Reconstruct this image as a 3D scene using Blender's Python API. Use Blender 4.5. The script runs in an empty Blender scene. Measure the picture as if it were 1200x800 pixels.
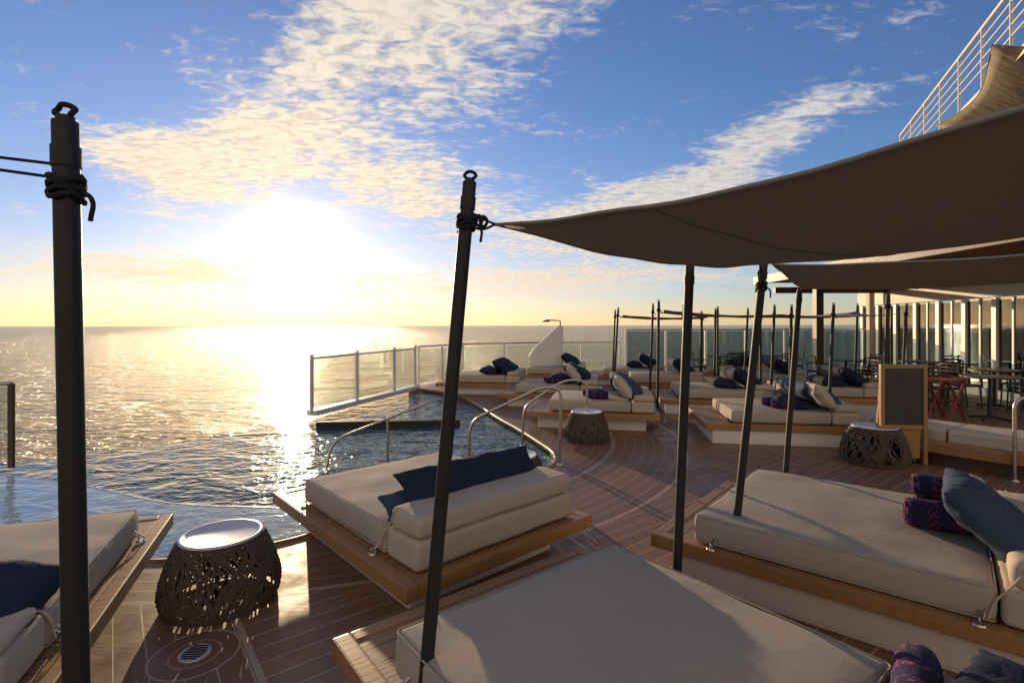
import bpy, bmesh, math, random
from mathutils import Vector, noise, Matrix
random.seed(7)
S=bpy.context.scene
R=math.radians
S.view_settings.view_transform='Standard'; S.view_settings.look='None'; S.view_settings.exposure=0
SUN_AZ=R(-22.8); SUN_EL=R(7.2)
SD=Vector((math.sin(SUN_AZ)*math.cos(SUN_EL),math.cos(SUN_AZ)*math.cos(SUN_EL),math.sin(SUN_EL)))

# ---------- node helper ----------
class NT:
    def __init__(s,t): s.t=t; s.n=t.nodes; s.l=t.links
    def set(s,sock,v):
        if isinstance(v,bpy.types.NodeSocket): s.l.new(v,sock)
        elif v is not None:
            if sock.type=='RGBA' and len(v)==3: v=(*v,1)
            sock.default_value=v
    def m(s,op,a,b=None,c=None,clamp=False):
        n=s.n.new('ShaderNodeMath'); n.operation=op; n.use_clamp=clamp
        s.set(n.inputs[0],a)
        if b is not None: s.set(n.inputs[1],b)
        if c is not None: s.set(n.inputs[2],c)
        return n.outputs[0]
    def vm(s,op,a,b=None,scale=None):
        n=s.n.new('ShaderNodeVectorMath'); n.operation=op
        s.set(n.inputs[0],a)
        if b is not None: s.set(n.inputs[1],b)
        if scale is not None: s.set(n.inputs[3],scale)
        return n.outputs['Value'] if op in('DOT_PRODUCT','LENGTH','DISTANCE') else n.outputs[0]
    def mix(s,f,a,b,mode='MIX'):
        n=s.n.new('ShaderNodeMix'); n.data_type='RGBA'; n.blend_type=mode
        s.set(n.inputs[0],f); s.set(n.inputs[6],a); s.set(n.inputs[7],b)
        return n.outputs[2]
    def noise(s,vec,scale,detail=3,rough=.5,dist=0,col=False):
        n=s.n.new('ShaderNodeTexNoise'); s.set(n.inputs['Vector'],vec)
        n.inputs['Scale'].default_value=scale; n.inputs['Detail'].default_value=detail
        n.inputs['Roughness'].default_value=rough; n.inputs['Distortion'].default_value=dist
        return n.outputs['Color' if col else 'Fac']
    def ss(s,x,a,b,lo=0,hi=1):
        n=s.n.new('ShaderNodeMapRange'); n.interpolation_type='SMOOTHSTEP'
        s.set(n.inputs[0],x); n.inputs[1].default_value=a; n.inputs[2].default_value=b
        n.inputs[3].default_value=lo; n.inputs[4].default_value=hi
        return n.outputs[0]
    def mapping(s,vec,sc=(1,1,1),rot=(0,0,0),loc=(0,0,0)):
        n=s.n.new('ShaderNodeMapping'); s.set(n.inputs[0],vec)
        n.inputs[1].default_value=loc; n.inputs[2].default_value=rot; n.inputs[3].default_value=sc
        return n.outputs[0]
    def xyz(s,v):
        n=s.n.new('ShaderNodeSeparateXYZ'); s.set(n.inputs[0],v); return n.outputs
    def comb(s,x,y,z):
        n=s.n.new('ShaderNodeCombineXYZ'); s.set(n.inputs[0],x); s.set(n.inputs[1],y); s.set(n.inputs[2],z); return n.outputs[0]
    def coord(s,k='Object'): return s.n.new('ShaderNodeTexCoord').outputs[k]
    def bump(s,h,strength,dist,normal=None):
        n=s.n.new('ShaderNodeBump'); n.inputs['Strength'].default_value=strength; n.inputs['Distance'].default_value=dist
        s.set(n.inputs['Height'],h)
        if normal: s.set(n.inputs['Normal'],normal)
        return n.outputs[0]

def newmat(name):
    m=bpy.data.materials.new(name); m.use_nodes=True
    t=NT(m.node_tree); b=m.node_tree.nodes['Principled BSDF']
    return m,t,b
def simple(name,col,rough=.5,metal=0,var=.15,nscale=8,bump=0,bscale=60,spec=.5):
    m,t,b=newmat(name); c=t.coord()
    n=t.noise(c,nscale,3,.6)
    lo=tuple(x*(1-var) for x in col); hi=tuple(min(1,x*(1+var)) for x in col)
    t.set(b.inputs['Base Color'],t.mix(n,lo,hi))
    t.set(b.inputs['Roughness'],t.m('MULTIPLY_ADD',n,.15,rough-.075))
    b.inputs['Metallic'].default_value=metal
    b.inputs['Specular IOR Level'].default_value=spec
    if bump: t.set(b.inputs['Normal'],t.bump(t.noise(c,bscale,2),bump,.01))
    return m
def cloth(name,col,weave=350,wr=.35,var=.1,rough=.9,ws=5):
    m,t,b=newmat(name); c=t.coord()
    n=t.noise(c,3,3,.65); n2=t.noise(c,weave,1)
    lo=tuple(x*(1-var) for x in col); hi=tuple(min(1,x*(1+var)) for x in col)
    cc=t.mix(n,lo,hi); cc=t.mix(t.m('MULTIPLY',n2,.35),cc,tuple(x*.55 for x in col))
    t.set(b.inputs['Base Color'],cc); b.inputs['Roughness'].default_value=rough
    b.inputs['Specular IOR Level'].default_value=.2
    wn=t.noise(c,ws,3,.6,.6)
    t.set(b.inputs['Normal'],t.bump(t.m('MULTIPLY_ADD',n2,.05,wn),wr,.03))
    return m
def wood(name,dark,light,axis=0,plank=.09,gap=True,rough=.5):
    m,t,b=newmat(name); c=t.coord(); x=t.xyz(c)
    st=[(2,25,25),(25,2,25)][axis]
    g=t.noise(t.mapping(c,st),1.6,4,.65,.4)
    col=t.mix(g,dark,light)
    p=t.m('DIVIDE',x[1-axis],plank)
    rnd=t.n.new('ShaderNodeTexWhiteNoise'); rnd.noise_dimensions='1D'; t.set(rnd.inputs['W'],t.m('FLOOR',p))
    col=t.mix(t.m('MULTIPLY',rnd.outputs[0],.35),col,tuple(d*.5 for d in dark))
    if gap:
        f=t.m('FRACT',p); s=t.m('LESS_THAN',f,.06)
        col=t.mix(s,col,(.02,.012,.008))
    t.set(b.inputs['Base Color'],col); t.set(b.inputs['Roughness'],t.m('MULTIPLY_ADD',g,.2,rough-.1))
    b.inputs['Specular IOR Level'].default_value=.35
    t.set(b.inputs['Normal'],t.bump(g,.3,.004))
    return m

M={}
M['pole']=simple('dark_bronze_metal',(.028,.026,.024),.55,.3,.2,30,.15,200)
M['rope']=simple('black_rope',(.012,.012,.013),.8,0,.3,60,.5,300)
M['mattress']=cloth('beige_canvas',(.48,.405,.315),wr=.12)
M['bolster']=cloth('cream_canvas',(.55,.46,.345),wr=.17)
M['navy']=cloth('navy_fabric',(.022,.030,.056),wr=.6,var=.25)
M['blue']=cloth('slate_blue_fabric',(.050,.075,.12),wr=.6,var=.2)
M['plinthx']=wood('teak_plinth',(.25,.12,.045),(.47,.27,.115),0,.11)
M['wood_edge']=wood('teak_edge',(.26,.12,.042),(.49,.27,.105),0,.5,False,.45)
M['white']=simple('white_painted_steel',(.74,.70,.63),.45,0,.05,3)
M['cream']=simple('cream_panel',(.66,.57,.46),.6,0,.06,3)
M['steel']=simple('brushed_steel',(.55,.49,.42),.28,1,.1,40)
M['wicker']=simple('woven_rope',(.10,.070,.045),.8,0,.4,50,.4,200)
M['tabletop']=simple('white_tabletop',(.62,.62,.64),.35,0,.04,6)
M['darkwood']=simple('dark_wood',(.07,.04,.022),.5,0,.3,14,.2,60)
M['slat']=wood('slatted_ceiling',(.34,.19,.08),(.62,.40,.19),0,.12,True,.6)
M['red']=simple('red_paint',(.26,.025,.03),.55,0,.1)
M['board']=simple('dark_board',(.03,.035,.022),.5,0,.4,12)
M['black']=simple('charcoal',(.02,.02,.022),.6,0,.2)
M['hull']=simple('hull_white',(.6,.6,.6),.4,0,.05,1)
M['grate']=simple('drain_grate_metal',(.55,.54,.52),.5,.2,.1,60)

def sailmat(name,lo,hi,trc,f):
    m,t,b=newmat(name); c=t.coord()
    n=t.noise(c,2.5,4,.6); w=t.noise(c,250,1)
    b.inputs['Roughness'].default_value=.95; b.inputs['Specular IOR Level'].default_value=.1
    col=t.mix(n,lo,hi); col=t.mix(t.m('MULTIPLY',w,.3),col,tuple(q*.6 for q in lo)); t.set(b.inputs['Base Color'],col)
    t.set(b.inputs['Normal'],t.bump(t.noise(t.mapping(c,(1,3,1)),3,4),.4,.03))
    tr=t.n.new('ShaderNodeBsdfTranslucent'); t.set(tr.inputs[0],trc)
    mx=t.n.new('ShaderNodeMixShader'); mx.inputs[0].default_value=f
    t.l.new(b.outputs[0],mx.inputs[1]); t.l.new(tr.outputs[0],mx.inputs[2])
    t.l.new(mx.outputs[0],t.n['Material Output'].inputs[0]); return m
M['sail']=sailmat('sail_canvas',(.37,.335,.28),(.47,.43,.36),(.42,.37,.28),.18)
M['sail_light']=sailmat('light_sail_canvas',(.58,.51,.39),(.68,.60,.46),(.62,.50,.34),.4)

m,t,b=newmat('magenta_patterned_towel'); c=t.coord()
v=t.n.new('ShaderNodeTexVoronoi'); v.inputs['Scale'].default_value=60; t.l.new(t.mapping(c,(1,.5,1)),v.inputs['Vector'])
st=t.m('GREATER_THAN',t.m('SINE',t.m('MULTIPLY',t.xyz(c)[0],55)),.1)
k=t.m('MULTIPLY',t.m('LESS_THAN',v.outputs[0],.42),st)
t.set(b.inputs['Base Color'],t.mix(k,(.015,.015,.06),(.26,.03,.09))); b.inputs['Roughness'].default_value=.95
t.set(b.inputs['Normal'],t.bump(t.noise(c,120,2),.5,.01)); M['towel']=m

def glassmat(name,tint,refl=.12,rough=.02,k=.8):
    m,t,b=newmat(name)
    t.n.remove(b)
    tp=t.n.new('ShaderNodeBsdfTransparent'); t.set(tp.inputs[0],tint)
    gl=t.n.new('ShaderNodeBsdfGlossy'); gl.inputs['Roughness'].default_value=rough; t.set(gl.inputs[0],(.9,.9,.9))
    lw=t.n.new('ShaderNodeFresnel'); lw.inputs[0].default_value=1.45
    nz=t.noise(t.coord(),1.5,2)
    f=t.m('ADD',t.m('MULTIPLY',lw.outputs[0],k),t.m('MULTIPLY',nz,refl))
    mx=t.n.new('ShaderNodeMixShader'); t.set(mx.inputs[0],f)
    t.l.new(tp.outputs[0],mx.inputs[1]); t.l.new(gl.outputs[0],mx.inputs[2])
    t.l.new(mx.outputs[0],t.n['Material Output'].inputs[0]); return m
M['glass']=glassmat('clear_glass',(.88,.92,.90),.02,.02,.4)
M['tint']=glassmat('tinted_glass',(.50,.57,.60),.05,.02,.5)
M['winglass']=glassmat('dark_window_glass',(.05,.055,.06),.15)

# deck
m,t,b=newmat('teak_deck'); c=t.coord(); x=t.xyz(c)
PC=(-2.5,8.0)
dx=t.m('SUBTRACT',x[0],PC[0]); dy=t.m('SUBTRACT',x[1],PC[1])
r=t.m('SQRT',t.m('ADD',t.m('MULTIPLY',dx,dx),t.m('MULTIPLY',dy,dy)))
ang=R(38)
st1=t.m('ADD',t.m('MULTIPLY',x[0],math.cos(ang)),t.m('MULTIPLY',x[1],math.sin(ang)))
st2=t.m('ADD',t.m('MULTIPLY',x[0],-math.sin(ang)),t.m('MULTIPLY',x[1],math.cos(ang)))
inner=t.m('LESS_THAN',r,4.95)
sel=t.m('GREATER_THAN',st1,.55)
straight=t.m('ADD',t.m('MULTIPLY',st2,sel),t.m('MULTIPLY',st1,t.m('SUBTRACT',1,sel)))
pc=t.m('ADD',t.m('MULTIPLY',r,inner),t.m('MULTIPLY',straight,t.m('SUBTRACT',1,inner)))
p=t.m('DIVIDE',pc,.13)
fl=t.m('FLOOR',p)
rnd=t.n.new('ShaderNodeTexWhiteNoise'); rnd.noise_dimensions='1D'; t.set(rnd.inputs['W'],fl)
fr=t.m('FRACT',p)
seam=t.m('LESS_THAN',fr,.06)
ring=t.m('LESS_THAN',t.m('ABSOLUTE',t.m('SUBTRACT',r,4.95)),.02)
ring2=t.m('LESS_THAN',t.m('ABSOLUTE',t.m('SUBTRACT',r,4.0)),.015)
mid=t.m('LESS_THAN',t.m('ABSOLUTE',t.m('SUBTRACT',st1,.55)),.016)
dr=t.vm('DISTANCE',c,(-1.6,2.58,0))
dring=t.m('LESS_THAN',t.m('ABSOLUTE',t.m('SUBTRACT',dr,.20)),.006)
dring3=t.m('LESS_THAN',t.m('ABSOLUTE',t.m('SUBTRACT',dr,.115)),.004)
indr=t.m('LESS_THAN',dr,.20)
lines=t.m('MAXIMUM',t.m('MAXIMUM',seam,ring),t.m('MAXIMUM',ring2,mid))
lines=t.m('MULTIPLY',lines,t.m('SUBTRACT',1,indr))
lines=t.m('MAXIMUM',lines,t.m('MAXIMUM',dring,dring3))
g=t.noise(t.mapping(c,(6,30,1),(0,0,-ang)),1.5,4,.7,.5)
big=t.noise(c,.9,3,.6)
col=t.mix(g,(.18,.082,.036),(.32,.16,.080))
col=t.mix(t.m('MULTIPLY',rnd.outputs[0],.4),col,(.13,.06,.029))
col=t.mix(t.m('MULTIPLY',big,.3),col,(.26,.165,.105))
stain=t.ss(t.noise(c,4.5,4,.7),.58,.75)
col=t.mix(t.m('MULTIPLY',stain,.3),col,(.12,.07,.045))
col=t.mix(t.m('MULTIPLY',lines,.65),col,(.52,.40,.28))
t.set(b.inputs['Base Color'],col)
t.set(b.inputs['Roughness'],t.ss(t.noise(c,2.2,3,.7),.3,.75,.35,.65))
b.inputs['Specular IOR Level'].default_value=.35
t.set(b.inputs['Normal'],t.bump(t.m('SUBTRACT',g,t.m('MULTIPLY',lines,.6)),.25,.004))
M['deck']=m

def water(name,lo,hi,s1,s2,bs,bd,rough,rs=.04):
    m,t,b=newmat(name); c=t.coord()
    n=t.noise(t.mapping(c,(.8,1.15,1),(0,0,.3)),s1,3,.55,.8); n2=t.noise(t.mapping(c,(1,1.6,1)),s2,2,.5,.5)
    big=t.noise(c,.5,2)
    t.set(b.inputs['Base Color'],t.mix(big,lo,hi)); b.inputs['Roughness'].default_value=rough; b.inputs['IOR'].default_value=1.33
    t.set(b.inputs['Normal'],t.bump(t.m('MULTIPLY_ADD',n2,.3,n),bs,bd)); return m
M['pool']=water('pool_water',(.02,.065,.085),(.035,.10,.13),1.9,6,.8,.085,.05)
M['shelf']=water('shallow_pool_water',(.28,.39,.46),(.38,.50,.57),2.5,8,.4,.045,.05)
m,t,b=newmat('sea_water'); c=t.coord()
n1=t.noise(t.mapping(c,(.5,1,1),(0,0,.25)),.075,3,.6,.8); n2=t.noise(t.mapping(c,(.7,1.25,1),(0,0,.2)),.36,4,.66,.6)
t.set(b.inputs['Base Color'],(.012,.036,.062)); b.inputs['Roughness'].default_value=.11; b.inputs['IOR'].default_value=1.33
b.inputs['Specular IOR Level'].default_value=.30
t.set(b.inputs['Normal'],t.bump(t.m('MULTIPLY_ADD',n2,.5,n1),1.0,7.5)); M['sea']=m

# ---------- geometry helpers ----------
def link(o,parent=None):
    S.collection.objects.link(o)
    if parent: o.parent=parent
    return o
def empty(name,loc=(0,0,0),rot=0):
    o=bpy.data.objects.new(name,None); o.location=loc; o.rotation_euler=(0,0,rot); o.empty_display_size=.1
    S.collection.objects.link(o); return o
def meshobj(name,bm,mat,parent=None,loc=(0,0,0),rot=(0,0,0),smooth=True):
    me=bpy.data.meshes.new(name); bm.to_mesh(me); bm.free()
    if mat: me.materials.append(mat)
    if smooth:
        for p in me.polygons: p.use_smooth=True
    o=bpy.data.objects.new(name,me); o.location=loc; o.rotation_euler=rot
    return link(o,parent)
def box(name,size,loc,mat,parent=None,bev=.008,rot=(0,0,0)):
    bm=bmesh.new(); bmesh.ops.create_cube(bm,size=1)
    for v in bm.verts: v.co=Vector((v.co.x*size[0],v.co.y*size[1],v.co.z*size[2]))
    bev=min(bev,min(size)*.3)
    if bev>0: bmesh.ops.bevel(bm,geom=bm.edges[:],offset=bev,segments=2,affect='EDGES',profile=.7)
    return meshobj(name,bm,mat,parent,loc,rot,False)
def soft(name,size,loc,mat,parent=None,r=.05,puff=.012,rot=(0,0,0),wr=.006,seg=10,seed=0):
    h=[s/2 for s in size]; bm=bmesh.new()
    def ax(hh):
        a=[-hh,-hh+.15*r,-hh+.4*r,-hh+.7*r]; 
        inner=[(-hh+r)+(2*hh-2*r)*i/seg for i in range(seg+1)]
        return a+inner+[-q for q in reversed(a)]
    A=[ax(q) for q in h]; cache={}
    def V(co):
        k=tuple(round(q,5) for q in co)
        if k not in cache: cache[k]=bm.verts.new(co)
        return cache[k]
    for d in range(3):
        u,v=(d+1)%3,(d+2)%3
        for s in(-1,1):
            for i in range(len(A[u])-1):
                for j in range(len(A[v])-1):
                    q=[]
                    for (a,b_) in((i,j),(i+1,j),(i+1,j+1),(i,j+1)):
                        co=[0,0,0]; co[d]=s*h[d]; co[u]=A[u][a]; co[v]=A[v][b_]; q.append(V(co))
                    if s<0: q.reverse()
                    bm.faces.new(q)
    for vt in bm.verts:
        p=vt.co.copy(); q=Vector([max(-(h[i]-r),min(h[i]-r,p[i])) for i in range(3)])
        n=(p-q); n.normalize(); p=q+n*r
        if puff:
            pu=(1-(p.x/h[0])**2)*(1-(p.y/h[1])**2)
            if p.z>0: p.z+=puff*max(0,pu)
            p.x+=math.copysign(puff*.5,p.x)*(1-(p.z/h[2])**2)*(abs(n.x)); p.y+=math.copysign(puff*.5,p.y)*(1-min(1,(p.z/h[2])**2))*(abs(n.y))
        f=noise.noise(p*5+Vector((seed,3,1)))+.5*noise.noise(p*13+Vector((seed,3,1)))
        vt.co=p+n*f*wr
    return meshobj(name,bm,mat,parent,loc,rot)
def pillow(name,w,l,tk,loc,mat,parent=None,rot=(0,0,0),seed=0,n=18):
    bm=bmesh.new(); g={}
    for s in(0,1):
        for i in range(n+1):
            for j in range(n+1):
                u=-1+2*i/n; v=-1+2*j/n
                u=math.sin(u*math.pi/2); v=math.sin(v*math.pi/2)
                edge=i in(0,n) or j in(0,n)
                if s and edge: g[s,i,j]=g[0,i,j]; continue
                z=tk/2*(max(0,(1-u**4)*(1-v**4)))**.55
                z*=1+.25*noise.noise(Vector((u*2+seed,v*2,s)))
                z-=tk*.06*math.exp(-((u*2.2)**2+(v*2.2)**2))
                x=w/2*u*(1-.07*(1-v*v)); y=l/2*v*(1-.07*(1-u*u))
                wob=.01*noise.noise(Vector((u*5+seed,v*5,s*3)))+.006*noise.noise(Vector((u*12+seed,v*12,s*3)))
                g[s,i,j]=bm.verts.new((x+wob,y+wob,(z+wob*.8)*(1 if s==0 else -1)))
    for s in(0,1):
        for i in range(n):
            for j in range(n):
                q=[g[s,i,j],g[s,i+1,j],g[s,i+1,j+1],g[s,i,j+1]]
                if s: q.reverse()
                bm.faces.new(q)
    return meshobj(name,bm,mat,parent,loc,rot)
def tube(name,pts,rad,mat,parent=None,smooth=False,cyclic=False,res=4):
    cu=bpy.data.curves.new(name,'CURVE'); cu.dimensions='3D'; cu.bevel_depth=rad; cu.bevel_resolution=res; cu.use_fill_caps=True
    sp=cu.splines.new('BEZIER' if smooth else 'POLY')
    if smooth:
        sp.bezier_points.add(len(pts)-1)
        for q,p in zip(sp.bezier_points,pts): q.co=p; q.handle_left_type=q.handle_right_type='AUTO'
        sp.resolution_u=6
    else:
        sp.points.add(len(pts)-1)
        for q,p in zip(sp.points,pts): q.co=(*p,1)
    sp.use_cyclic_u=cyclic
    cu.materials.append(mat)
    o=bpy.data.objects.new(name,cu); return link(o,parent)
def roundpath(pts,r=.12,n=6):
    pts=[Vector(p) for p in pts]; out=[pts[0]]
    for i in range(1,len(pts)-1):
        a,b_,c_=pts[i-1],pts[i],pts[i+1]
        d1=(a-b_); d2=(c_-b_); rr=min(r,d1.length*.45,d2.length*.45)
        p1=b_+d1.normalized()*rr; p2=b_+d2.normalized()*rr
        for k in range(n+1):
            f=k/n; out.append((1-f)**2*p1+2*f*(1-f)*b_+f*f*p2)
    out.append(pts[-1]); return out
def prism(name,poly,z0,z1,mat,parent=None):
    bm=bmesh.new()
    a=[bm.verts.new((x,y,z0)) for x,y in poly]; b_=[bm.verts.new((x,y,z1)) for x,y in poly]
    bm.faces.new(b_); bm.faces.new(list(reversed(a)))
    for i in range(len(poly)):
        j=(i+1)%len(poly); bm.faces.new((a[i],a[j],b_[j],b_[i]))
    bmesh.ops.recalc_face_normals(bm,faces=bm.faces[:])
    return meshobj(name,bm,mat,parent,smooth=False)

def cr(pts,n=5):
    P=[Vector(p) for p in pts]; out=[]
    for i in range(len(P)-1):
        p0=P[max(0,i-1)];p1=P[i];p2=P[i+1];p3=P[min(len(P)-1,i+2)]
        for k in range(n):
            t_=k/n
            out.append(.5*((2*p1)+(p2-p0)*t_+(2*p0-5*p1+4*p2-p3)*t_**2+(-p0+3*p1-3*p2+p3)*t_**3))
    out.append(P[-1]); return [tuple(q) for q in out]

# ---------- sea ----------
bm=bmesh.new()
vs=[bm.verts.new((x,y,0)) for x,y in((-40000,-40000),(40000,-40000),(40000,40000),(-40000,40000))]
bm.faces.new(vs); meshobj('sea',bm,M['sea'],loc=(0,0,-18),smooth=False)

# ---------- deck + pool ----------
nearA=cr([(-7.2,5.2),(-6.0,4.9),(-4.4,4.3),(-3.2,3.75),(-2.4,3.6),(-1.7,3.95),(-1.25,4.5)])
nearB=cr([(-1.25,4.5),(-.9,5.0),(-.2,5.6),(.42,5.95),(.55,6.6),(.35,7.4),(.1,8.2),(-.25,9.2),(-.75,10.8),(-1.3,12.2),(-2.3,13.3)])
near=nearA+nearB[1:]
outer=cr([(-2.62,12.9),(-3.05,11.3),(-3.72,9.45),(-4.3,8.5),(-4.9,7.6),(-5.6,6.9),(-6.3,6.4),(-7.2,6.15)])
shelf=cr([(-1.25,4.5),(-2.1,4.75),(-3.27,4.9),(-4.56,5.45),(-5.9,5.85),(-7.2,6.0)])
deck_poly=[(-7.2,-6),(13,-6),(13,17.6),(9,17.6),(1,17.2),(-1.6,15.8),(-2.75,13.6)]+list(reversed(near))
prism('deck',deck_poly,-.5,0,M['deck'])
pw=empty('pool_water')
prism('deep_water',near+outer,-1.0,-.07,M['pool'],pw)
prism('shallow_water',nearA+shelf[1:],-.5,-.045,M['shelf'],pw)
pe=empty('pool_edge')
tube('coping',[(x,y,-.02) for x,y in near],.035,M['wood_edge'],pe)
tube('infinity_lip',[(x,y,-.11) for x,y in outer],.035,M['pool'],pe)
tube('shelf_edge',[(x,y,-.06) for x,y in shelf],.020,M['tabletop'],pe)
box('pool_partition',(2.4,.16,.16),(-2.1,8.75,-.05),M['black'],pe,.01,(0,0,R(4)))
hull=[(-7.3,-6),(13,-6),(13,17.7),(9,17.7),(1,17.3),(-1.7,15.9),(-2.9,13.6),(-3.1,12),(-3.85,9.3),(-4.6,7.9),(-5.6,6.8),(-7.3,6.25)]
prism('ship_hull',hull,-18.5,-1.02,M['hull'])

# floor drain
dr=empty('floor_drain',(-1.6,2.58,0))
bm=bmesh.new(); bmesh.ops.create_cone(bm,cap_ends=True,segments=40,radius1=.075,radius2=.073,depth=.006)
meshobj('plate',bm,M['grate'],dr,(0,0,.004),smooth=False)
for i in range(-3,4):
    w=.13*math.sqrt(1-(i/4.2)**2)*.8
    box('slot',(w,.008,.003),(0,i*.017,.0085),M['black'],dr,0)

# ---------- poles ----------
def pole(base,top,rad=.025,knots=True,tie=None,name='canopy_pole'):
    e=empty(name,base); b0=Vector(base); tp=Vector(top)-b0
    L=tp.length; d=tp.normalized()
    tube('shaft',[(0,0,0),tuple(tp*.5),tuple(tp)],rad,M['pole'],e,res=6)
    bm=bmesh.new(); bmesh.ops.create_cone(bm,cap_ends=True,segments=20,radius1=rad*2,radius2=rad*1.8,depth=.015)
    meshobj('flange',bm,M['pole'],e,(0,0,.008),smooth=False)
    tube('collar',[tuple(tp-d*.10),tuple(tp-d*.055)],rad*1.14,M['pole'],e)
    tube('cap',[tuple(tp-d*.012),tuple(tp+d*.012)],rad*.72,M['pole'],e)
    if knots:
        ring=[]
        for k in range(14):
            a=k/14*math.tau; ring.append(tuple(tp+d*.024+Vector((math.cos(a)*.021,.004*math.sin(3*a),math.sin(a)*.013))))
        tube('hook_ring',ring,.006,M['rope'],e,True,True)
        wrap=[]
        for k in range(60):
            a=k/60*math.tau*4.5; q=tp-d*(.12+.055*k/60+.006*math.sin(k*1.3))
            wrap.append(tuple(q+Vector((math.cos(a),math.sin(a),0))*(rad+.006)))
        tube('rope_wrap',wrap,.0065,M['rope'],e,res=2)
        tube('rope_tail',[tuple(tp-d*.15+Vector((rad,0,0))),tuple(tp-d*.17+Vector((rad+.03,0,.0))),tuple(tp-d*.22+Vector((rad+.035,-.01,0)))],.005,M['rope'],e,True)
        if tie:
            tv=Vector(tie)-b0; s0=tp-d*.13
            for off in(-.02,.02):
                midp=(s0+tv)/2+Vector((0,0,off-.01))
                tube('tie_rope',[tuple(s0+Vector((0,0,off))),tuple(midp),tuple(tv)],.0045,M['rope'],e,True)
            for k in range(3):
                c0=s0+(tv-s0)*(.25+.17*k)
                tube('knot',[tuple(c0+Vector((math.cos(a)*.012,math.sin(a*2)*.008,math.sin(a)*.018))) for a in[j/8*math.tau for j in range(8)]],.006,M['rope'],e,True,True)
    return e
def sail(c4,sag=.08,n=22,pull=.06,mt='sail'):
    c4=[Vector(q) for q in c4]; bm=bmesh.new(); G=[]
    cen=sum(c4,Vector())/4
    for i in range(n+1):
        row=[]
        for j in range(n+1):
            u=i/n; v=j/n
            p=(1-u)*(1-v)*c4[0]+u*(1-v)*c4[1]+u*v*c4[2]+(1-u)*v*c4[3]
            eu=4*u*(1-u); ev=4*v*(1-v)
            p.z-=sag*(eu+ev-.35*eu*ev)
            f=pull*(eu*(1-2*v)**2*abs(1-2*v)+ev*(1-2*u)**2*abs(1-2*u))
            d=cen-p; d.z=0
            if d.length>1e-4: p+=d.normalized()*f
            p.z+=.010*noise.noise(Vector((u*6,v*6,c4[0].x)))
            row.append(bm.verts.new(p))
        G.append(row)
    for i in range(n):
        for j in range(n): bm.faces.new((G[i][j],G[i+1][j],G[i+1][j+1],G[i][j+1]))
    edge=[G[i][0].co.copy() for i in range(n)]+[G[n][j].co.copy() for j in range(n)]+[G[i][n].co.copy() for i in range(n,0,-1)]+[G[0][j].co.copy() for j in range(n,0,-1)]
    seams=[tuple(G[i][n//3].co+Vector((0,0,-.002))) for i in range(n+1)]
    e=empty('shade_sail')
    o=meshobj('canvas',bm,M[mt],e)
    md=o.modifiers.new('s','SOLIDIFY'); md.thickness=.004
    tube('hem',edge,.006,M[mt],e,cyclic=True,res=2)
    tube('seam',seams,.0025,M[mt],e,res=1)
    return e

pole((-.947,1.13,0),(-.985,1.13,2.10),.0245)
tube('guy_rope',[(-.99,1.13,2.005),(-1.3,1.14,2.045),(-3.2,1.3,2.28)],.0035,M['rope'])
tube('guy_rope',[(-.99,1.13,1.975),(-1.3,1.14,2.02),(-3.2,1.3,2.34)],.0035,M['rope'])
pole((-.35,1.86,0),(-.153,1.86,2.17),.025,tie=(-.06,1.88,2.02))
pole((.86,2.72,0),(.945,2.72,1.965),.024,False)
pole((1.40,3.23,.28),(1.60,3.25,2.04),.024,tie=(1.5,3.1,2.02))
pole((2.22,4.22,0),(2.37,4.22,1.93),.022,False)
sail([(-.06,1.88,2.02),(1.5,3.08,2.02),(2.55,1.0,2.12),(1.15,.38,2.09)],.078)
sail([(1.68,3.3,2.04),(2.37,4.2,1.95),(4.3,2.95,2.02),(3.3,1.85,2.08)],.06)

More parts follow.
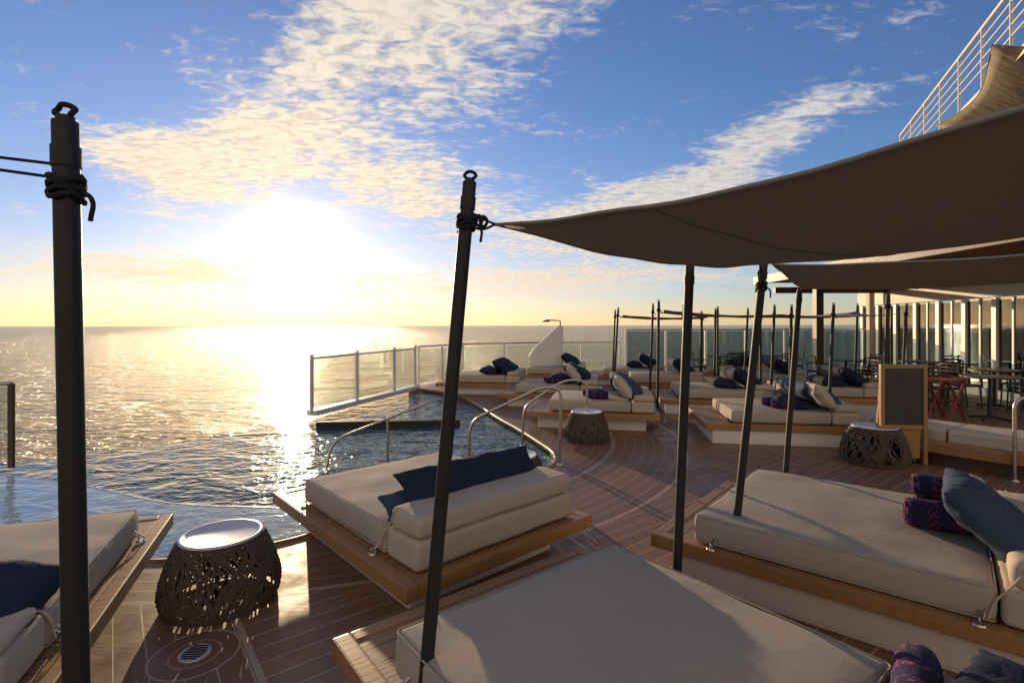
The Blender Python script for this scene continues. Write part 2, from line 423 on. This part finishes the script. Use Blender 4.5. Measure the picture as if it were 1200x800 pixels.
# ---------- daybeds ----------
def clasp(parent,loc,rot=0):
    e=bpy.data.objects.new('clasp',None); link(e,parent); e.location=loc; e.rotation_euler=(0,0,rot)
    bm=bmesh.new(); bmesh.ops.create_cone(bm,cap_ends=True,segments=20,radius1=.03,radius2=.026,depth=.008)
    meshobj('disc',bm,M['steel'],e,(0,0,.005),smooth=False)
    tube('eye',[(math.cos(a)*.016,0,.02+math.sin(a)*.018) for a in[j/10*math.tau for j in range(10)]],.004,M['steel'],e,cyclic=True)
    tube('hook',[(0,0,.03),(-.04,.0,.05),(-.075,0,.08)],.006,M['steel'],e,True)
    tube('hook_gate',[(0,.012,.03),(-.03,.02,.055),(-.07,.01,.085)],.004,M['steel'],e,True)
def daybed(origin,rot,W=1.54,L=2.1,side=.12,foot=.38,near=False,seed=0,basew='white',inset=(.17,.25),up=.13):
    e=empty('daybed',(origin[0],origin[1],0),R(rot))
    box('base',(W-2*inset[0],L-2*inset[1],.2),(W/2,L/2,.1),M[basew],e,.03)
    box('plinth_top',(W-.16,L-.16,.05),(W/2,L/2,.25),M['plinthx'],e,.004)
    for (sx,sy,px,py) in((.078,L,.04,L/2),(.078,L,W-.04,L/2),(W-.162,.078,W/2,.04),(W-.162,.078,W/2,L-.04)):
        box('frame_board',(sx,sy,.085),(px,py,.2375),M['wood_edge'],e,.01)
    mw=W-2*side; y1=L-foot; y0=.44
    sg=14 if near else 5
    soft('mattress',(mw,y1-y0,.17),(W/2,(y0+y1)/2,.368),M['mattress'],e,.03,.012,seg=sg,seed=seed,wr=.008)
    if near:
        for z in(.446,.292):
            hx,hy=mw/2-.002,(y1-y0)/2-.002; cx_,cy_=W/2,(y0+y1)/2
            tube('piping',roundpath([(cx_,cy_-hy,z),(cx_-hx,cy_-hy,z),(cx_-hx,cy_+hy,z),(cx_+hx,cy_+hy,z),(cx_+hx,cy_-hy,z),(cx_,cy_-hy,z)],.03),.004,M['mattress'],e,res=2)
    soft('backrest_lower',(mw,.34,.17),(W/2,.255,.368),M['bolster'],e,.028,.008,seg=sg,seed=seed+3)
    soft('backrest_upper',(mw-.02,.30,up),(W/2,.24,.453+up/2),M['bolster'],e,.034 if up>.08 else .024,.012,seg=sg,seed=seed+5,wr=.009)
    if near:
        for xx in(side-.045,W-side+.045):
            for yy in(.5,y1-.12): clasp(e,(xx,yy,.28),0 if xx>1 else math.pi)
        for xx,sg_ in((side+.002,-1),(W-side-.002,1)):
            tube('strap',[(xx+sg_*.02,.47,.31),(xx+sg_*.012,.44,.40),(xx,.39,.47),(xx,.33,.45+up)],.005,M['bolster'],e,True)
    return e
def towelroll(parent,loc,rot,l=.42,r=.075):
    e=bpy.data.objects.new('rolled_towel',None); link(e,parent); e.location=loc; e.rotation_euler=(0,0,rot)
    bm=bmesh.new(); N=28; K=14; rows=[]
    for k in range(K+1):
        x=-l/2+l*k/K; rr=r*(1-.12*abs(2*k/K-1)**5)
        rows.append([bm.verts.new((x,math.cos(a)*rr*1.08+.002*math.sin(7*a+k),math.sin(a)*rr*(1+.03*math.sin(3*a+k*.6)))) for a in[i/N*math.tau for i in range(N)]])
    for k in range(K):
        for i in range(N): bm.faces.new((rows[k][i],rows[k][(i+1)%N],rows[k+1][(i+1)%N],rows[k+1][i]))
    for row in(rows[0],rows[-1]):
        cpt=bm.verts.new(sum((v.co for v in row),Vector())/N)
        for i in range(N): bm.faces.new((row[i],row[(i+1)%N],cpt))
    bmesh.ops.recalc_face_normals(bm,faces=bm.faces[:])
    meshobj('roll',bm,M['towel'],e)
    for s in(-1,1):
        tube('spiral',[(s*(l/2+.001),math.cos(a)*r*(.15+.75*a/14),math.sin(a)*r*(.15+.75*a/14)) for a in[j*.4 for j in range(35)]],.005,M['towel'],e,res=1)

A=daybed((-.554,2.66),42.5,near=True,seed=1,up=.13)
pillow('long_pillow',.27,1.16,.19,(.80,.44,.62),M['navy'],A,(0,R(-48),R(90)),4,24)
pillow('long_pillow',.20,.62,.13,(.46,.50,.52),M['blue'],A,(0,R(-30),R(86)),9)
B=daybed((.50,.59),38,near=True,seed=2,up=.05)
towelroll(B,(1.28,.34,.49),R(12),.34,.062)
pillow('pillow',.30,.5,.10,(1.30,.11,.54),M['navy'],B,(0,R(-4),R(84)),5)
C=daybed((2.5,2.0),49.2,W=1.5,foot=.27,side=.06,near=True,seed=3,basew='cream',inset=(.05,.12))
towelroll(C,(.72,.66,.54),R(98),.30,.085); towelroll(C,(.95,.62,.535),R(102),.30,.08);towelroll(C,(.86,.64,.675),R(100),.28,.068)
pillow('pillow',.50,.60,.2,(.52,.44,.64),M['blue'],C,(0,R(-42),R(90)),6,26)
pillow('pillow',.34,.4,.16,(1.10,.44,.57),M['bolster'],C,(0,R(-40),R(90)),7)
D=daybed((-3.12,1.225),22,near=True,seed=4,up=.05)
pillow('pillow',.36,.56,.18,(1.16,.50,.52),M['navy'],D,(R(6),R(-20),R(80)),8)
far=[((2.25,7.75),79,'blue',1),((4.75,6.75),80,'blue',1),((4.8,9.1),80,'navy',0),((4.5,11.7),80,'navy',0),((1.75,9.95),80,'navy',1),((.25,11.9),82,'navy',0),
     ((2.1,14.0),82,'navy',0),((4.2,13.7),80,'navy',0),((7.0,9.4),82,'navy',0),((7.0,11.9),82,'navy',0),((7.2,14.2),84,'navy',0)]
for i,(o,rt,pl,tw) in enumerate(far):
    ins=(.03,.10) if i in(1,2) else (.15,.2)
    e=daybed(o,rt,seed=10+i,inset=ins,up=.10)
    cm=M['navy' if pl=='navy' else 'blue']
    pillow('long_pillow',.62,1.2,.26,(.78,.50,.64),cm,e,(0,R(-30),R(90)),i)
    if i%3!=0: pillow('long_pillow',.45,.9,.2,(.70,.86,.53),M['navy'],e,(0,R(-8),R(88)),i+20)
    if tw: 
        towelroll(e,(.34,.96,.53),R(80),.34,.065); towelroll(e,(.56,1.02,.53),R(82),.34,.065)
        pillow('pillow',.40,.42,.18,(.22,.56,.68),M['bolster'],e,(0,R(-50),R(90)),i+50)
def canopy(o,rt,withsail=True,h=2.05,which=(0,1,2,3)):
    W,L=1.54,2.1; a=R(rt); ex=Vector((math.cos(a),math.sin(a),0)); ey=Vector((-math.sin(a),math.cos(a),0)); O=Vector((*o,0))
    tops=[]
    for q_,(x,y) in enumerate(((-.05,-.1),(-.05,L+.05),(W+.05,L+.05),(W+.05,-.1))):
        bpt=O+ex*x+ey*y; lean=Vector((random.uniform(.0,.14),random.uniform(-.05,.05),0)); hh=h+random.uniform(-.05,.08)
        tp=bpt+lean+Vector((0,0,hh))
        if q_ in which: pole(tuple(bpt),tuple(tp),.024,True)
        tops.append(tp-Vector((0,0,.14)))
    if withsail:
        cen=sum(tops,Vector())/4; sail([tuple(q+(cen-q).normalized()*.12) for q in tops],.05,12)
canopy((4.75,6.75),80,False,2.0,(0,2,3))
canopy((4.8,9.1),80,True,2.0); canopy((4.5,11.7),80,True,2.0); canopy((7.0,9.4),82,True,2.0); canopy((7.0,11.9),82,False,2.0,(1,2))

# ---------- woven side tables ----------
def sidetable(loc,s=1,seed=1,dense=54,H=.39,sr=.0055):
    e=empty('woven_side_table',loc); rnd=random.Random(seed)
    def rad(z):
        f=z/H; return s*(.322-.105*max(0,f)**1.9-.035*max(0,1-f/.35)**2)
    cu=bpy.data.curves.new('weave','CURVE'); cu.dimensions='3D'; cu.bevel_depth=sr; cu.bevel_resolution=1
    for k in range(dense*2):
        sp=cu.splines.new('POLY'); a0=rnd.uniform(0,math.tau); tw=rnd.uniform(.25,1.3)*(1 if k%2 else -1); n=14
        sp.points.add(n)
        for i in range(n+1):
            f=i/n; z=.012+f*(H-.02); a=a0+tw*f+.1*math.sin(f*6+a0*3); r_=rad(z)+.006*math.sin(i*2.1+k)
            sp.points[i].co=(math.cos(a)*r_,math.sin(a)*r_,z,1)
    for z in[.012,.025,.04,H-.03,H-.016,H-.005]:
        sp=cu.splines.new('POLY'); sp.points.add(35); sp.use_cyclic_u=True
        for i in range(36):
            a=i/36*math.tau; r_=rad(z)+.003; sp.points[i].co=(math.cos(a)*r_,math.sin(a)*r_,z,1)
    cu.materials.append(M['wicker']); link(bpy.data.objects.new('weave',cu),e)
    for k in range(4):
        a=k*math.pi/2+.4; tube('inner_leg',[(math.cos(a)*.22*s,math.sin(a)*.22*s,0),(math.cos(a)*.17*s,math.sin(a)*.17*s,H-.02)],.012,M['black'],e)
    bm=bmesh.new(); rr=rad(H)
    prof=[(0,H-.002),(rr-.03,H-.002),(rr-.018,H+.008),(rr-.004,H+.010),(rr+.002,H+.003),(rr-.002,H-.012)]
    rows=[[bm.verts.new((math.cos(a)*q,math.sin(a)*q,z)) for a in[j/40*math.tau for j in range(40)]] for q,z in prof[1:]]
    c0=bm.verts.new((0,0,prof[0][1]))
    for j in range(40):
        bm.faces.new((c0,rows[0][j],rows[0][(j+1)%40]))
        for i in range(len(rows)-1): bm.faces.new((rows[i][j],rows[i+1][j],rows[i+1][(j+1)%40],rows[i][(j+1)%40]))
    bmesh.ops.recalc_face_normals(bm,faces=bm.faces[:])
    meshobj('tray_top',bm,M['tabletop'],e)
sidetable((-1.76,3.1,0),1.04,1,120)
sidetable((.02,4.95,0),1,2,60,.4)
sidetable((1.07,7.35,0),1,3,70,.41,.008)
sidetable((4.35,6.15,0),1.12,4,80,.43,.008)
sidetable((3.5,12.9,0),1,5,25)

# ---------- pool hand rails ----------
def handrail(pts,rad=.018):
    e=empty('pool_handrail'); tube('rail',roundpath(pts,.16),rad,M['steel'],e,res=6)
    for p in(pts[0],pts[-1]):
        bm=bmesh.new(); bmesh.ops.create_cone(bm,cap_ends=True,segments=20,radius1=.045,radius2=.04,depth=.015)
        meshobj('flange',bm,M['steel'],e,(p[0],p[1],p[2]+.008),smooth=False)
    return e
handrail([(.56,6.06,0),(.58,6.06,.9),(.35,6.06,.92),(-.5,6.04,.52),(-.52,6.04,-.06)])
handrail([(1.08,7.4,0),(1.08,7.4,.86),(.75,7.4,.86),(.16,7.25,.5),(.14,7.25,-.06)])
e=handrail([(-.85,7.0,-.06),(-.83,6.9,.62),(-1.0,6.7,.68),(-2.15,6.1,.28),(-2.2,6.05,-.06)],.017)
tube('post',[(-1.56,6.41,-.06),(-1.56,6.41,.47)],.016,M['steel'],e)

# ---------- fences ----------
def fence(name,path,h,glass,sp=1.1,postw=.05,rail=True,h_off=.06,curb=None,postmat='white',posth=None):
    e=empty(name)
    for a,b_ in zip(path[:-1],path[1:]):
        a=Vector((*a,0)); b_=Vector((*b_,0)); d=b_-a; L=d.length; n=max(1,round(L/sp)); ang=math.atan2(d.y,d.x)
        if curb: box('curb',(L,.22,curb),tuple((a+b_)/2+Vector((0,0,curb/2-.02))),M['white'],e,.02,(0,0,ang))
        for i in range(n+1):
            if i==n and b_!=Vector((*path[-1],0)): continue
            q=a+d*i/n; ph=posth or h; box('post',(postw,postw*.6,ph),(q.x,q.y,ph/2),M[postmat],e,.005,(0,0,ang))
        for i in range(n):
            q=a+d*(i+.5)/n; box('glass_panel',(L/n-postw-.03,.012,h-.14),(q.x,q.y,h/2+.03),M[glass],e,.0,(0,0,ang))
        if rail: tube('top_rail',[tuple(a+Vector((0,0,h+h_off-.03))),tuple(b_+Vector((0,0,h+h_off-.03)))],.022,M['steel'],e)
    return e
fence('pool_glass_fence',[(-3.72,9.5),(-3.3,10.9),(-2.85,12.4),(-2.55,13.5)],1.05,'glass',1.5,.07,True,.02,.10,'white',1.12)
fence('glass_railing',[(-2.5,13.7),(-1.5,15.6),(1,16.9),(3.6,17.1)],1.05,'glass',1.4,.05)
fence('wind_screen',[(3.6,16.2),(12.5,16.4)],1.5,'tint',1.25,.05,True,.03)
fence('glass_railing',[(-5.85,5.98),(-7.1,5.98)],.98,'glass',1.2,.06,True,.03,None,'darkwood')

# shower wall fin
sw=empty('shower_wall')
bm=bmesh.new(); prof=[(.5,0),(.5,.75),(.62,.95),(1.35,1.62),(1.5,1.62),(1.5,0)]
f1=[bm.verts.new((x,15.0,z)) for x,z in prof]; f2=[bm.verts.new((x,15.14,z)) for x,z in prof]
bm.faces.new(f1); bm.faces.new(list(reversed(f2)))
for i in range(len(prof)):
    j=(i+1)%len(prof); bm.faces.new((f1[i],f2[i],f2[j],f1[j]))
bmesh.ops.recalc_face_normals(bm,faces=bm.faces[:]); meshobj('wall',bm,M['white'],sw,smooth=False)
tube('shower_arm',[(1.42,15.07,1.6),(1.42,15.07,1.78),(1.0,15.07,1.80)],.02,M['darkwood'],sw)
bm=bmesh.new(); bmesh.ops.create_cone(bm,cap_ends=True,segments=20,radius1=.13,radius2=.05,depth=.05); meshobj('shower_head',bm,M['darkwood'],sw,(1.0,15.07,1.77),smooth=False)

# ---------- restaurant building ----------
bw=empty('glass_door_building',(10.35,8.6,0),math.atan2(8.4,1.35))
Lb=8.6
N=9
for i in range(N+1):
    box('door_stile',(.14,.1,2.25),(i*Lb/N,0,1.125),M['white'],bw,.008)
    if i<N:
        cx_=(i+.5)*Lb/N; w=Lb/N-.14
        box('pane',(w,.02,2.0),(cx_,-.02,1.2),M['winglass'],bw,0)
        box('bottom_rail',(w-.004,.07,.18),(cx_,0,.09),M['white'],bw,.006)
        box('mid_stile',(.05,.06,2.0),(cx_,-.02,1.25),M['white'],bw,.004)
box('header',(Lb+.4,.16,.42),(Lb/2,0,2.47),M['cream'],bw,.01)
box('fascia',(Lb+.4,.12,.36),(Lb/2,-.03,2.87),M['white'],bw,.01)
box('interior_wall',(Lb,.1,3.0),(Lb/2,-2.8,1.5),M['darkwood'],bw,0)
for i in range(7): box('curtain',(.3,.05,2.1),(.6+i*1.2,-.5,1.15),M['cream'],bw,.02)
ro=empty('slatted_roof')
box('ceiling',(3.4,11.0,.06),(9.75,11.3,3.12),M['slat'],ro,0)
for i in range(44): box('slat',(3.3,.06,.07),(9.75,5.95+i*.25,3.05),M['slat'],ro,.004)
box('edge_beam',(.12,11.0,.26),(7.98,11.3,3.08),M['darkwood'],ro,.01)
box('cross_beam',(4.6,.12,.18),(10.3,15.6,2.7),M['darkwood'],ro,.01)
box('column',(.2,.2,3.0),(8.55,14.3,1.5),M['darkwood'],ro,.01)
box('column',(.16,.16,3.0),(11.2,16.0,1.5),M['cream'],ro,.01)

# upper deck with railing and draped sail
ud=empty('upper_deck')
pA=Vector((8.96,11.8,0)); pB=Vector((5.7,4.96,0)); d=pB-pA
prism('slab',[(8.96,11.8),(5.7,4.96),(14,4.9),(14,12)],5.02,5.14,M['cream'],ud)
for z in(6.0,5.85,5.7,5.55,5.4): tube('rail',[tuple(pA+Vector((0,0,z))),tuple(pB+Vector((0,0,z)))],.028 if z==6 else .012,M['white'],ud)
for i in range(9):
    q=pA+d*i/8; tube('post',[tuple(q+Vector((0,0,5.1))),tuple(q+Vector((0,0,6)))],.022,M['white'],ud)
sail([(7.1,8.6,4.97),(6.1,6.5,5.2),(7.4,5.0,4.75),(10.2,8.0,4.4)],.12,16,.2,'sail_light')

# ---------- menu stand ----------
ms=empty('menu_stand',(4.62,6.05,0),R(-4))
for x in(-.24,.24): box('leg',(.045,.045,1.18),(x,0,.59),M['wood_edge'],ms,.005)
for z in(1.155,.44): box('cross_rail',(.43,.04,.05),(0,0,z),M['wood_edge'],ms,.005)
box('board',(.43,.02,.66),(0,0,.80),M['board'],ms,.002)
for x in(-.22,.22): box('rear_leg',(.035,.035,1.12),(x,.09,.555),M['wood_edge'],ms,.005,(R(7),0,0))
box('shelf',(.43,.14,.025),(0,.08,.20),M['wood_edge'],ms,.004)
box('kick_panel',(.2,.02,.34),(.09,.01,.24),M['wood_edge'],ms,.004)

# ---------- curved bench ----------
cb=empty('curved_bench')
def arc(c,r0,r1,a0,a1,z0,z1,name,mat,n=28,rr=0):
    bm=bmesh.new(); rows=[]
    for i in range(n+1):
        a=R(a0+(a1-a0)*i/n); q=[]
        for (r_,z) in((r0,z0),(r1,z0),(r1,z1-rr),(r1-rr,z1),(r0+rr,z1),(r0,z1-rr)):
            q.append(bm.verts.new((c[0]+math.cos(a)*r_,c[1]+math.sin(a)*r_,z)))
        rows.append(q)
    k=6
    for i in range(n):
        for j in range(k): bm.faces.new((rows[i][j],rows[i][(j+1)%k],rows[i+1][(j+1)%k],rows[i+1][j]))
    bm.faces.new(rows[0]); bm.faces.new(list(reversed(rows[-1])))
    bmesh.ops.recalc_face_normals(bm,faces=bm.faces[:])
    return meshobj(name,bm,mat,cb,smooth=False)
cc=(7.6,7.6)
arc(cc,2.25,3.05,180,262,0.0,.16,'bench_base',M['darkwood'],rr=.005)
arc(cc,2.15,3.15,179,263,.16,.28,'bench_seat',M['wood_edge'],rr=.01)
for k in range(5): arc(cc,2.3,3.0,181+k*16,196.4+k*16,.283,.42,'bench_cushion',M['bolster'],n=10,rr=.03)
pillow('bench_pillow',.4,.5,.16,(6.6,5.0,.5),M['blue'],cb,(0,R(-20),R(50)),3)
handrail([(5.3,5.4,0),(5.3,5.4,.88),(5.55,5.3,.9),(6.1,5.1,.9),(6.1,5.1,0)])

# ---------- dining furniture ----------
def chair(loc,rot,mat):
    e=empty('dining_chair',loc,R(rot))
    for x,y,h in((-.2,-.2,.44),(.2,-.2,.44)): tube('leg',[(x*1.08,y*1.08,0),(x,y,h)],.014,mat,e)
    for x in(-.2,.2): tube('back_leg',[(x*1.08,.25,0),(x,.2,.44),(x*.95,.27,.86)],.014,mat,e)
    soft('seat',(.44,.44,.045),(0,0,.45),mat,e,.018,.004,seg=3)
    tube('back_top',[(-.19,.27,.85),(0,.31,.87),(.19,.27,.85)],.016,mat,e)
    for z in(.56,.64,.72,.79): tube('back_slat',[(-.19,.215+(z-.44)*.13,z),(0,.245+(z-.44)*.13,z),(.19,.215+(z-.44)*.13,z)],.011,mat,e)
    for x in(-.22,.22): tube('arm',[(x,.22,.65),(x*1.08,0,.66),(x,-.2,.64),(x,-.2,.44)],.012,mat,e)
def table(loc,mat,r=.4,h=.74):
    e=empty('dining_table',loc)
    bm=bmesh.new(); bmesh.ops.create_cone(bm,cap_ends=True,segments=32,radius1=r,radius2=r,depth=.03); meshobj('top',bm,mat,e,(0,0,h),smooth=False)
    tube('column',[(0,0,.02),(0,0,h)],.03,M['black'],e)
    for a in range(4): tube('foot',[(0,0,.06),(math.cos(a*1.57+.5)*.28,math.sin(a*1.57+.5)*.28,.015)],.018,M['black'],e)
rt=empty('red_folding_table',(7.5,8.85,0),R(20))
box('top',(.5,.4,.03),(0,0,.7),M['red'],rt,.006)
for s in(-1,1):
    for k in(-.16,.16): tube('cross_leg',[(-.24*s,k,0),(.22*s,k,.69)],.018,M['red'],rt)
tube('stretcher',[(0,-.16,.34),(0,.16,.34)],.014,M['red'],rt)
table((8.3,8.9,0),M['darkwood']); chair((8.15,9.7,0),10,M['darkwood']); chair((8.95,8.6,0),-80,M['darkwood']); chair((7.7,9.75,0),150,M['black'])
for (x,y) in((8.9,11.2),(8.6,13.2),(10,12.6),(6.0,14.8),(9.6,10.2),(7.6,15.0)):
    table((x,y,0),M['darkwood']); chair((x+.65,y+.1,0),-85+random.uniform(-15,15),M['black']); chair((x-.65,y,0),90+random.uniform(-15,15),M['darkwood']); chair((x,y-.7,0),180,M['black'])

# ---------- world ----------
W=bpy.data.worlds.new('World'); S.world=W; W.use_nodes=True
t=NT(W.node_tree); bg=t.n['Background']
sky=t.n.new('ShaderNodeTexSky'); sky.sky_type='NISHITA'; sky.sun_disc=False
sky.sun_elevation=SUN_EL; sky.sun_rotation=SUN_AZ; sky.altitude=0; sky.air_density=1.0; sky.dust_density=.15; sky.ozone_density=2.5
dirv=t.coord('Generated'); x=t.xyz(dirv)
dot=t.m('MAXIMUM',t.vm('DOT_PRODUCT',dirv,tuple(SD)),0)
el=t.m('ARCSINE',x[2]); az=t.m('ARCTAN2',x[0],x[1])
g1=t.m('POWER',dot,9); g2=t.m('POWER',dot,60); g3=t.m('POWER',dot,750)
base=t.vm('MULTIPLY',sky.outputs[0],(1.22,1.32,1.78))
# altocumulus layer projected on a plane
zz=t.m('ADD',t.m('MAXIMUM',x[2],0),.07)
cp=t.comb(t.m('DIVIDE',x[0],zz),t.m('DIVIDE',x[1],zz),0)
fine=t.noise(t.mapping(cp,(1.0,1.7,1),(0,0,R(25))),13,3,.6,.7)
med=t.noise(t.mapping(cp,(1,1.2,1),(0,0,R(-30))),2.1,5,.62,.6)
def blob(a0,e0,ra,re,rot):
    a0,e0,ra,re,rot=R(a0),R(e0),R(ra),R(re),R(rot)
    da=t.m('SUBTRACT',az,a0); de=t.m('SUBTRACT',el,e0)
    u=t.m('DIVIDE',t.m('ADD',t.m('MULTIPLY',da,math.cos(rot)),t.m('MULTIPLY',de,math.sin(rot))),ra)
    v=t.m('DIVIDE',t.m('SUBTRACT',t.m('MULTIPLY',de,math.cos(rot)),t.m('MULTIPLY',da,math.sin(rot))),re)
    return t.m('EXPONENT',t.m('MULTIPLY',t.m('ADD',t.m('MULTIPLY',u,u),t.m('MULTIPLY',v,v)),-1))
bl=[blob(-24,19.5,14,6.5,40),blob(-2,28,11,5.5,12),blob(-12,15,11,4.5,-8),blob(24,16.5,15,3.2,27),blob(8,11.5,14,3.2,10),blob(-14,33,10,4,30),blob(8,5,24,2.0,3),blob(-33,5,16,1.7,0),blob(-35,15,6,3,0)]
ms_=bl[0]
for q in bl[1:]: ms_=t.m('ADD',ms_,q)
ms_=t.m('MINIMUM',ms_,1.2)
dens=t.m('ADD',t.m('MULTIPLY',ms_,.80),t.m('ADD',t.m('MULTIPLY',t.m('SUBTRACT',med,.5),2.0),t.m('MULTIPLY',t.m('SUBTRACT',fine,.5),1.2)))
cl=t.ss(dens,.2,.95)
ccol=t.mix(t.m('POWER',dot,6),(7.2,6.9,6.8),(11.0,9.4,6.9))
shade=t.ss(fine,.3,.62,.74,1.0)
ccol=t.vm('SCALE',ccol,scale=shade)
c1=t.mix(t.m('MULTIPLY',cl,.92),base,ccol)
# unseen warm cloud cover, added behind the camera as fill light
back_fill=t.m('MULTIPLY',t.ss(x[1],-.15,-.55),t.ss(med,.3,.55,.35,1.0))
c1=t.mix(t.m('MULTIPLY',back_fill,.85),c1,(8.2,6.5,4.9))
hz=t.m('EXPONENT',t.m('MULTIPLY',t.m('ABSOLUTE',el),-10))
warm=t.vm('SCALE',(4.8,2.1,.5),scale=t.m('MULTIPLY',hz,t.m('POWER',dot,3)))
# low haze takes some blue and green out of the horizon light on the sun side
c1=t.mix(t.m('MULTIPLY',t.m('MULTIPLY',hz,t.m('POWER',dot,2)),.45),c1,(6.0,4.6,3.2))
c2=t.vm('ADD',c1,warm)
c2=t.vm('ADD',c2,t.vm('SCALE',(.5,.30,.10),scale=g1))
c2=t.vm('ADD',c2,t.vm('SCALE',(1.9,1.2,.4),scale=g2))
c2=t.vm('ADD',c2,t.vm('SCALE',(55,45,30),scale=g3))
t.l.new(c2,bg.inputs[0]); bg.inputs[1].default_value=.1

# ---------- sun ----------
sl=bpy.data.lights.new('sun','SUN'); sl.energy=5; sl.angle=R(.5); sl.color=(1,.75,.46)
so=bpy.data.objects.new('sun',sl); so.rotation_euler=SD.to_track_quat('Z','Y').to_euler(); so.location=(-20,50,12); link(so)

# ---------- camera ----------
cam=bpy.data.cameras.new('camera'); cam.lens=18; cam.sensor_width=36; cam.shift_y=-19/1200*1.0; cam.clip_start=.05; cam.clip_end=120000
co=bpy.data.objects.new('camera',cam); co.location=(0,0,1.65); co.rotation_euler=(R(90),R(.1),0); link(co); S.camera=co
